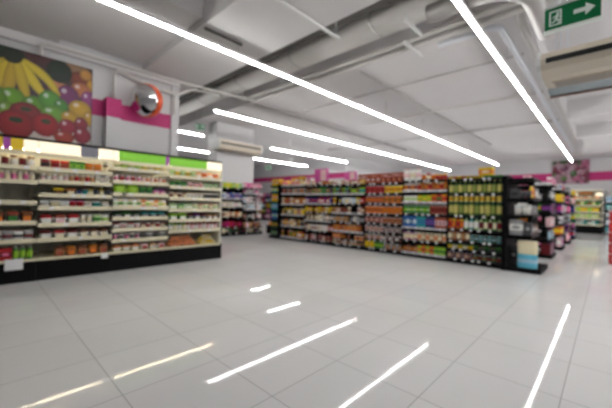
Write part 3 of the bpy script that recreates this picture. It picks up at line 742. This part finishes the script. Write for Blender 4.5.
# bay 6 : green bottles
gb = [('bottlegreen', 'olive', 'khaki'), ('bottlegreen', 'khaki', 'olive')]
gb2 = [('bottlegreen', 'olive', 'bottlegreen'), ('khaki', 'olive', 'bottlegreen'), ('bottlegreen', 'khaki', 'darkgreen')]
grow(5, 0, [(1, 'tub', .09, .07, [('yellow', 'amber', 'yellow'), ('orange', 'yellow', 'red')]), (1, 'tub', .09, .07, [('yellow', 'green', 'amber')]), (1, 'tub', .09, .06, [('green', 'lime', 'darkgreen')])])
grow(5, 1, [(1, 'bottle', .098, .36, gb)])
grow(5, 2, [(1, 'jar', .1, .31, gb2)])
for k in range(10):
    c = (('yellow', 'amber', 'grey'), ('yellow', 'olive', 'grey'))[k % 2]
    put('can', .088, .12, c, (XB[5]+.02+1.07/10*(k+.5), GY+.065, 1.05+.02+.3125), 0, '%s standing on the tall green jars' % words('can', *c), 'yellow cans on the tall green jars')
# the yellow tins standing above the tall bottles' shelf line
grow(5, 3, [(1.1, 'jar', .085, .22, [('orange', 'red', 'orange'), ('red', 'orange', 'yellow')]), (1, 'bottle', .085, .27, [('palegreen', 'white', 'teal'), ('teal', 'white', 'palegreen')]), (1.4, 'bottle', .085, .27, [('palegreen', 'darkred', 'green'), ('green', 'cream', 'lime')])])
grow(5, 4, [(1, 'jar', .1, .22, [('brown', 'cream', 'brown'), ('brick', 'tan', 'brown')]), (1.3, 'can', .085, .13, [('teal', 'grey', 'grey'), ('darkgreen', 'paleblue', 'grey')])])
grow(5, 5, [(1, 'tub', .11, .1, [('yellow', 'lime', 'darkgreen'), ('cream', 'lime', 'black')]), (1, 'tub', .11, .1, [('darkgreen', 'khaki', 'green'), ('darkgrey', 'olive', 'black')])])
grow(5, 6, [(1, 'can', .09, .12, [('brick', 'cream', 'grey'), ('darkred', 'grey', 'grey')]), (1, 'can', .09, .11, [('darkgreen', 'tan', 'grey'), ('black', 'brick', 'grey')])])
# bay 5
grow(4, 0, [(1.6, 'pouch', .15, .3, [('white', 'palepink', 'red'), ('white', 'cream', 'grey')]), (1.2, 'jar', .1, .17, [('brick', 'orange', 'white'), ('darkred', 'cream', 'red')]), (1, 'jar', .09, .14, [('amber', 'red', 'yellow')])])
grow(4, 1, [(1, 'jar', .09, .18, [('cream', 'orange', 'white'), ('white', 'brick', 'white')]), (2, 'jar', .09, .19, [('orange', 'red', 'cream'), ('brick', 'amber', 'orange'), ('darkred', 'orange', 'cream')])])
grow(4, 2, [(1, 'can', .08, .15, [('white', 'lime', 'grey')]), (1, 'pouch', .1, .17, [('yellow', 'lime', 'green'), ('lime', 'yellow', 'lime')]), (1, 'pouch', .1, .18, [('orange', 'red', 'yellow'), ('red', 'green', 'amber')])])
grow(4, 3, [(1.7, 'can', .08, .21, [('green', 'lime', 'grey'), ('green', 'palegreen', 'grey')]), (1, 'can', .08, .21, [('brick', 'darkred', 'grey')])])
grow(4, 4, [(1.1, 'carton', .085, .27, [('blue', 'navy', 'paleblue'), ('blue', 'paleblue', 'white')]), (.7, 'carton', .085, .27, [('teal', 'blue', 'teal')]), (.7, 'carton', .085, .27, [('navy', 'purple', 'blue')]), (.8, 'carton', .085, .26, [('brick', 'palepink', 'darkred')])])
grow(4, 5, [(1, 'jar', .1, .2, [('palepink', 'cream', 'purple'), ('magenta', 'cream', 'white')]), (1.8, 'jar', .1, .2, [('cream', 'peach', 'cream'), ('amber', 'cream', 'cream')])])
grow(4, 6, [(1, 'jar', .09, .17, [('brown', 'amber', 'black'), ('brick', 'tan', 'brown')]), (1, 'pouch', .1, .19, [('lime', 'orange', 'red'), ('orange', 'brick', 'amber')]), (.7, 'pouch', .1, .19, [('lime', 'green', 'lime')])])
# bay 4
grow(3, 0, [(1, 'carton', .16, .20, [('brick', 'brown', 'palepink')]), (1.3, 'carton', .16, .17, [('brick', 'darkred', 'peach')])])
grow(3, 1, [(1.1, 'can', .078, .2, [('red', 'darkred', 'grey'), ('red', 'brick', 'grey')]), (1, 'can', .078, .2, [('yellow', 'amber', 'grey'), ('yellow', 'orange', 'grey')])])
grow(3, 2, [(1, 'can', .078, .2, [('brick', 'orange', 'grey')]), (1, 'can', .078, .2, [('amber', 'brown', 'grey'), ('orange', 'amber', 'grey')])])
grow(3, 3, [(1, 'can', .078, .21, [('orange', 'brick', 'grey')]), (1.2, 'can', .078, .21, [('orange', 'amber', 'grey'), ('amber', 'orange', 'grey')])])
grow(3, 4, [(1, 'can', .078, .17, [('brick', 'palepink', 'grey'), ('darkred', 'tan', 'grey')]), (1, 'can', .078, .17, [('tan', 'darkred', 'grey'), ('brick', 'tan', 'grey')])])
grow(3, 5, [(1, 'can', .08, .15, [('palepink', 'brick', 'grey'), ('brown', 'cream', 'grey')]), (1, 'can', .08, .14, [('grey', 'brown', 'grey'), ('darkred', 'white', 'grey')])])
grow(3, 6, [(1, 'jar', .085, .14, [('brown', 'tan', 'white'), ('darkgrey', 'palepink', 'white')]), (1, 'jar', .085, .14, [('darkgrey', 'white', 'brown'), ('brick', 'darkgrey', 'white')])])
grow(3, 7, [(.9, 'snack_bag', .16, .2, [('yellow', 'yellow', 'amber')]), (.9, 'snack_bag', .15, .18, [('green', 'lime', 'palegreen')]), (1.6, 'jar', .085, .15, [('brown', 'grey', 'white'), ('brick', 'tan', 'grey')])])
# mixed bays 3, 2, 1
def mix(cols, n=6): return [tuple(random.choice(cols) for _ in range(3)) for _ in range(n)]
dark = ['brown', 'darkred', 'brick', 'tan', 'cream', 'white', 'amber', 'darkgrey', 'palepink', 'black']
for i, rows in ((2, [['yellow', 'cream', 'brick', 'white'], ['lime', 'teal', 'brown', 'black'], ['white', 'navy', 'yellow', 'red', 'paleblue'], dark[:6]+['white'], ['white', 'darkgrey', 'grey', 'tan'], ['orange', 'brick', 'tan', 'amber'], ['orange', 'peach', 'darkred', 'amber'], dark]),
                (1, [['cream', 'brown', 'orange', 'white'], ['darkgrey', 'green', 'tan', 'brown'], ['navy', 'white', 'purple', 'red'], ['yellow', 'cream', 'brown', 'amber'], ['darkgrey', 'cream', 'white', 'tan'], ['palepink', 'brick', 'white', 'cream'], ['cream', 'brick', 'darkred', 'palepink']]),
                (0, [['yellow', 'orange', 'cream', 'pink'], ['brick', 'tan', 'darkgreen', 'amber', 'grey'], ['brown', 'amber', 'brick', 'cream'], ['brick', 'cream', 'darkgreen', 'yellow', 'tan'], ['yellow', 'brick', 'darkgrey', 'amber', 'cream'], ['magenta', 'green', 'orange', 'white', 'yellow', 'red']])):
    for zi, cs in enumerate(rows):
        ks = [random.choice([('jar', .085, .17), ('can', .08, .14), ('carton', .1, .19), ('pouch', .11, .17), ('box', .12, .15), ('bottle', .075, .22)]) for _ in range(2)]
        if zi == 0: ks = [('pouch', .12, .13), ('box', .13, .12)]
        grow(i, zi, [(1, ks[0][0], ks[0][1], ks[0][2], mix(cs)), (1, ks[1][0], ks[1][1], ks[1][2], mix(cs))], fill=.92)
# things standing on top of the long gondola
def sign_board(x0, x1, z0, z1, y, m, label):
    t = thing('display_board', label, 'sign board', ((x0+x1)/2, y, z0)); w = x1-x0
    MB().box(-w/2, w/2, -.01, .01, .0, z1-z0, M['pinkb'], .004).obj('pink_board', t)
    MB().box(-w*.05, w*.35, -.014, -.011, .05, (z1-z0)*.9, pc('palepink')).obj('pale_panel', t)
    MB().box(-w*.3, w*.3, -.05, .05, -.012, .0, M['black']).obj('foot', t)
sign_board(-7.15, -6.55, 1.972, 2.42, 7.9, None, 'pink promotional board standing on top of the gondola shelving')
sign_board(-5.9, -5.45, 1.972, 2.26, 7.9, None, 'smaller pink board beside brick-red cartons on top of the gondola')
MB0 = MB().box(XB[0], XB[-1], GY+.40, GY+.94, 1.93, 1.96, M['black']).obj('gondola_top_shelf'); tag(MB0, 'long black top board over the back of the gondola shelving', 'shelf board')
for k in range(11):
    c = [('brick', 'brown', 'palepink'), ('brick', 'palepink', 'brown')][k % 2]
    put('carton', .15, .2, c, (-5.35+k*.16, 8.0, 1.961), 0, '%s in the line on top of the gondola shelving' % words('carton', *c), 'brick-red cartons on top of the gondola')
put('box', .3, .2, ('yellow', 'orange', 'cream'), (-2.0, 8.0, 1.961), 0, 'small yellow box on top of the gondola above the green bottles', None)
for k, c in enumerate((('orange', 'cream', 'yellow'), ('yellow', 'amber', 'cream'), ('pink', 'white', 'magenta'))):
    put('box', .3, .24, c, (-8.15+.36*k, 8.0, 1.961), 0, '%s on top of the gondola bay beside yellow packs' % words('box', *c), 'boxes on top of the gondola bay beside yellow packs')

# ------------------------------------------------------------------ end racks
def end_rack(xb, xf, y0, y1, zs, label, top=1.83, base=None, group='end racks of the gondola shelving'):
    """open-sided rack; back at xb, shelf fronts at xf"""
    t = thing('end_rack', label, 'shelving', ((xb+xf)/2, (y0+y1)/2, 0), 0, group)
    ox, oy = (xb+xf)/2, (y0+y1)/2; s = 1 if xf > xb else -1
    def bx(a0, a1, b0, b1, z0, z1, m, nm, par=t, bev=.003):
        a0, a1 = sorted((a0-ox, a1-ox)); return MB().box(a0, a1, b0-oy, b1-oy, z0, z1, m, bev).obj(nm, par)
    bx(xb, xb+s*.05, y0, y1, 0, top+.06, M['black'], 'back_panel')
    for yy in (y0-.03, y1): bx(xb-s*.02, xb+s*.06, yy, yy+.03, 0, top+.08, M['black'], 'upright')
    bx(xb+s*.05, (base if base else xf)+s*.02, y0, y1, 0, .09, M['black'], 'base')
    for z in zs+[top]:
        sh = bx(xb+s*.05, xf, y0+.005, y1-.005, z, z+.025, M['black'], 'shelf')
        bx(xf, xf+s*.012, y0+.005, y1-.005, z-.02, z+.035, M['rail'], 'price_rail', sh, .002)
        for yy in (y0+.012, y1-.03): bx(xb+s*.05, xb+s*(abs(xf-xb)*.8), yy, yy+.012, z-.05, z, M['black'], 'bracket', sh, 0)
    return t
end_rack(-1.53, -1.06, 7.42, 8.42, [1.43, 1.10, .70], 'open black end rack beside the green bottles', base=-.92)
E_ = Face(-1.06, 7.42, 'E')
row(Face(-1.46, 7.43, 'S'), .02, .38, 1.455, .33, [(1, 'box', .17, .18, [('darkgrey', 'darkgrey', 'black')]), (1, 'tub', .11, .15, [('darkgrey', 'grey', 'darkgrey')])], 'the second shelf of the end rack beside green bottles', inset=.02)
row(E_, .25, .96, 1.455, .33, [(1, 'pouch', .15, .26, [('yellow', 'orange', 'brown'), ('orange', 'amber', 'yellow')]), (1, 'box', .16, .22, [('grey', 'white', 'darkgrey')])], 'the second shelf of the aisle side of the near end rack', inset=.02)
row(Face(-1.46, 7.43, 'S'), .1, .38, 1.125, .28, [(1, 'tub', .13, .2, [('white', 'paleblue', 'white'), ('white', 'grey', 'white')])], 'the third shelf of the end rack beside green bottles', inset=.02)
row(E_, .2, .96, 1.125, .28, [(1, 'pouch', .14, .18, [('grey', 'darkgrey', 'paleblue'), ('darkgrey', 'grey', 'white')])], 'the third shelf of the aisle side of the near end rack', inset=.02)
put('carton', .24, .30, ('grey', 'white', 'grey'), (-1.32, 7.57, .726), 0, 'large pale carton on the fourth shelf of the end rack beside green bottles', None)
put('carton', .13, .26, ('darkgrey', 'darkgrey', 'grey'), (-1.13, 7.54, .726), 0, 'narrow grey carton beside the large pale carton in the end rack beside green bottles', None)
row(E_, .32, .96, .726, .3, [(1, 'carton', .14, .2, [('darkgrey', 'grey', 'paleblue'), ('brown', 'tan', 'white')])], 'the fourth shelf of the aisle side of the near end rack', inset=.02)
put('box', .12, .38, ('darkgrey', 'black', 'grey'), (-1.41, 7.85, .091), 0, 'dark grey box low in the end rack beside green bottles beside the aqua pack', None)
put('roll_pack', .33, .27, ('aqua', 'paleblue', 'aqua'), (-1.13, 7.53, .091), 0, 'large aqua paper pack at the bottom of the end rack beside green bottles', None)
put('roll_pack', .33, .26, ('cream', 'cream', 'pink'), (-1.13, 7.53, .363), 0, 'large cream paper pack with pink stripe standing on the aqua pack', None)
row(E_, .02, .96, 1.856, .3, [(1, 'box', .2, .05, [('palepink', 'pink', 'white'), ('brown', 'tan', 'cream')])], 'the top shelf of the end rack beside green bottles', inset=.05)
# yellow-pack end rack, with tall yellow and teal packs
end_rack(-8.36, -8.88, 7.42, 8.42, [1.62, 1.30, .98, .66, .34], 'open black end rack holding tall yellow and teal packs', top=1.86)
W_ = Face(-8.88, 7.42, 'W')
for z, h, c in ((1.886, .22, ('yellow', 'amber', 'cream')), (1.646, .19, ('teal', 'palegreen', 'yellow')), (1.326, .27, ('yellow', 'orange', 'cream')), (1.006, .27, ('teal', 'paleblue', 'blue')), (.686, .26, ('blue', 'teal', 'cream')), (.366, .26, ('darkgreen', 'brown', 'yellow')), (.092, .22, ('darkgrey', 'green', 'grey'))):
    row(Face(-8.86, 7.44, 'S'), .02, .42, z, .6 if z > 1.8 else h+.03, [(1, 'carton', .19, h, [c])], '%s shelf of the yellow-pack end rack' % ORD[[1.886, 1.646, 1.326, 1.006, .686, .366, .092].index(z)], inset=.01)
    row(W_, .25, .96, z, .6 if z > 1.8 else h+.03, [(1, 'carton', .16, h, [c, (c[1], c[0], c[2])])], '%s shelf, outer side of the yellow-pack rack' % ORD[[1.886, 1.646, 1.326, 1.006, .686, .366, .092].index(z)], inset=.01)

# ------------------------------------------------------------------ gondolas further back
pal = [['pink', 'white', 'palepink', 'magenta'], ['blue', 'white', 'red', 'navy'], ['white', 'grey', 'paleblue', 'darkgrey'], ['yellow', 'orange', 'green', 'red'], ['darkred', 'black', 'purple', 'pink'], ['palepink', 'magenta', 'purple', 'white']]
NTH = {0: 'second', 1: 'third', 2: 'fourth', 3: 'fifth'}
for g, yy in enumerate((10.0, 12.5, 15.0, 17.5)):
    nm = NTH[g]
    for b, (x0, x1) in enumerate(((-3.7, -2.6), (-2.6, -1.5))):
        zs = [1.84, 1.5, 1.16, .82, .48, .09]
        gondola_bay(x0, x1, yy, zs, '%s bay of the %s gondola row counted from the front' % (('inner', 'outer')[b], nm), 'rail', 0, 'shelving bays behind the long gondola')
        if b == 1:
            for zi, z in enumerate(zs):
                row(Face(x0, yy, 'S'), .45, x1-x0-.03, z+.02, .3, [(1, 'box', .16, .22 if zi else .16, mix(pal[(zi+g) % 6], 3))], '%s shelf of the %s gondola row' % (ORD[zi], nm), inset=.02, parts=False)
    end_rack(-1.48, -1.02, yy, yy+.95, [1.46, 1.12, .78, .44], 'distant black end rack of the %s gondola row' % nm, top=1.84, group='end racks of the gondola rows behind')
    for zi, z in enumerate([1.866, 1.486, 1.146, .806, .466, .092]):
        row(Face(-1.02, yy, 'E'), .03, .92, z, .3, [(1, ['box', 'pouch', 'carton'][(zi+g) % 3], .17, [.2, .24, .26, .24, .24, .28][zi], mix(pal[(zi*2+g) % 6], 3))], '%s shelf of the rack on the %s gondola row' % (ORD[zi], nm), inset=.01, parts=False)

# ------------------------------------------------------------------ wall shelf beside the white column
MX = -10.13
for b, (y0, y1, top) in enumerate(((5.3, 6.25, 1.8), (6.25, 7.15, 1.8), (7.15, 8.1, 1.86))):
    zs = [1.76, 1.38, 1.04, .68, .32, .09] if b < 2 else [1.80, 1.60, 1.26, .98, .60, .27, .09]
    nm = ['partly hidden', 'middle', 'pink-topped'][b]
    gondola_bay(y0, y1, MX, zs, '%s bay of the shelving in front of the white column' % nm, {1.26: 'railw', 1.60: 'railw', 1.38: 'railw', .98: 'railw'}, 2, 'shelving bays before the white column', side='E', top=1.78)
    cs = [['green', 'yellow', 'palegreen', 'lime'], ['blue', 'darkred', 'purple', 'white'], ['white', 'palepink', 'cream', 'grey'], ['brick', 'darkred', 'orange', 'cream'], ['darkred', 'red', 'magenta', 'darkred'], ['black', 'cream', 'darkgreen', 'red']]
    if b == 2: cs = [['magenta', 'pink', 'palepink', 'white'], ['black', 'white', 'pink', 'darkgrey'], ['white', 'palepink', 'darkgrey', 'paleblue'], ['palepink', 'white', 'paleblue', 'black'], ['white', 'brown', 'black', 'palepink'], ['tan', 'palepink', 'darkgrey', 'brick'], ['black', 'darkred', 'cream', 'darkgrey']]
    for zi, z in enumerate(zs):
        mh = (zs[zi-1]-z-.03) if zi else .3
        row(Face(MX, y0, 'E'), .03, y1-y0-.03, z+.02, mh, [(1, random.choice(['pouch', 'box', 'carton']), .13, .2, mix(cs[zi], 3)), (1, random.choice(['bottle', 'jar', 'pouch']), .1, .2, mix(cs[zi], 3))], '%s shelf of the %s bay before the column' % (ORD[zi], nm), inset=.02)
# low bin with orange packs, right of it
t = thing('low_display_bin', 'low black display bin with orange packs beside the far end of the gondola', 'display bin', (-10.0, 8.75, 0))
MB().box(-.3, .3, -.3, .3, 0, .3, M['black'], .005).obj('bin_body', t)
MB().box(-.31, .31, -.31, .31, .3, .34, M['rail'], .004).obj('bin_rim', t)
for i in range(3):
    for j in range(3):
        c = (('orange', 'amber', 'red'), ('brick', 'orange', 'cream'))[(i+j) % 2]
        put('pouch', .15, .14, c, (-10.19+.19*i, 8.56+.19*j, .341), PI/2, '%s in the low display bin' % words('pouch', *c), 'pouches in the low display bin')

# ------------------------------------------------------------------ far left shelving along the back wall
for b, (x0, x1) in enumerate(((-20.3, -19.1), (-19.1, -17.9), (-17.9, -16.7))):
    zs = [1.7, 1.3, .9, .5, .09]
    nm = ('outer', 'middle', 'inner')[b]
    gondola_bay(x0, x1, 15.5, zs, '%s bay of the far shelving under the distant magenta band' % nm, 'rail', 0, 'far shelving bays under the distant magenta band', top=1.8)
    for zi, z in enumerate(zs):
        row(Face(x0, 15.5, 'S'), .03, 1.17, z+.02, .35, [(1, 'box', .22, .28, mix(pal[(zi+b) % 6], 3))], '%s shelf of the %s far shelving bay' % (ORD[zi], nm), parts=False)

# ------------------------------------------------------------------ far produce case
t = thing('produce_case', 'distant lit produce case at the end of the aisle past the end racks', 'refrigerated case', (-.85, 23.0, 0))
MB().box(-.68, .66, 0, .9, 0, .42, M['blackg'], .01).obj('plinth', t)
MB().box(-.68, .66, .82, .9, .42, 2.35, M['back']).obj('back_panel', t)
MB().box(-.68, .66, 0, .9, 2.3, 2.38, M['creamp'], .01).obj('canopy', t)
for s in (-.68, .63): MB().box(s, s+.03, .1, .82, .42, 2.3, M['creamp']).obj('side_panel', t)
PZ = [1.85, 1.5, 1.15, .8, .45]
for z in PZ:
    sh = MB().box(-.65, .63, .02, .8, z-.025, z, M['creamp']).obj('shelf', t)
    MB().box(-.65, .63, .0, .02, z-.03, z+.03, M['cream']).obj('price_rail', sh)
for x in (-.52, .5):
    MB().lathe([(.05, 2.20), (.13, 2.16), (.16, 2.08), (.13, 2.02), (.02, 2.0)], M['warmbox'], 14, (x, -.05)).obj('lamp', t)
MB().box(-.3, .25, -.02, .0, 2.12, 2.24, pc('amber')).obj('header_board', t)
for zi, (z, cs) in enumerate(zip(PZ, (['peach', 'orange', 'amber', 'cream'], ['green', 'red', 'lime', 'cream'], ['yellow', 'lime', 'amber', 'yellow'], ['green', 'palegreen', 'cream', 'lime'], ['teal', 'darkgreen', 'white', 'palegreen']))):
    row(Face(-1.5, 23.02, 'S'), .08, 1.18, z, .3 if zi else .16, [(1, 'pouch', .16, .24, mix(cs, 3))], '%s shelf of the distant produce case' % ORD[zi], parts=False)
# blue-grey shelving right of it
gondola_bay(-.1, 1.1, 23.0, [1.7, 1.3, .9, .5, .09], 'distant bluish shelving beside the produce case', 'railw', 0, None, depth=.6)
for zi, z in enumerate([1.7, 1.3, .9, .5, .09]):
    row(Face(-.1, 23.0, 'S'), .03, 1.17, z+.02, .33, [(1, 'carton', .2, .26, mix(['paleblue', 'grey', 'teal', 'white', 'navy'], 3))], '%s shelf of the distant bluish shelving' % ORD[zi], parts=False)
# red and white crates beyond the end racks
for k in range(5):
    t = thing('plastic_crate', 'red and white plastic crate beyond the end racks, %s of the stack' % ('bottommost', 'second from the bottom', 'middle one', 'second from the top', 'topmost')[k], 'crate', (.27, 10.5, .001+k*.25), 0, 'stacked crates beyond the end racks')
    m = MB(); c = pc('red')
    m.box(-.24, .24, -.2, .2, 0, .02, c); m.box(-.24, -.22, -.2, .2, .02, .235, c); m.box(.22, .24, -.2, .2, .02, .235, c); m.box(-.22, .22, -.2, -.18, .02, .235, c); m.box(-.22, .22, .18, .2, .02, .235, c)
    m.obj('crate_body', t)
    MB().box(-.18, .18, -.205, -.2, .07, .17, pc('palepink')).obj('front_panel', t)
    MB().box(-.245, .245, -.206, .206, .235, .248, pc('white')).obj('rim', t)

# ------------------------------------------------------------------ camera
cam = bpy.data.cameras.new('camera'); co = bpy.data.objects.new('camera', cam); COL.objects.link(co)
cam.sensor_width = 36; cam.lens = 317/612*36; cam.clip_start = .05; cam.clip_end = 100
yaw = math.radians(43.6); roll = math.radians(1.26)
fwd = Vector((-math.sin(yaw), math.cos(yaw), 0)); rt = Vector((math.cos(yaw), math.sin(yaw), 0)); up = Vector((0, 0, 1))
R0 = Matrix((rt, up, -fwd)).transposed()
# horizon drops to the right: rotate the camera anticlockwise about its view axis
co.matrix_world = Matrix.Translation((0, 0, EYE)) @ (R0 @ Matrix.Rotation(roll, 3, 'Z')).to_4x4()
cam.shift_y = .0
cam.dof.use_dof = True; cam.dof.focus_distance = 0.9; cam.dof.aperture_fstop = 1.75
SC.camera = co
w = bpy.data.worlds.new('world'); SC.world = w; w.use_nodes = True
w.node_tree.nodes['Background'].inputs[0].default_value = (.6, .62, .65, 1); w.node_tree.nodes['Background'].inputs[1].default_value = .3
SC.view_settings.view_transform = 'Standard'; SC.view_settings.look = 'None'; SC.view_settings.gamma = 1
SC.view_settings.exposure = 0.78
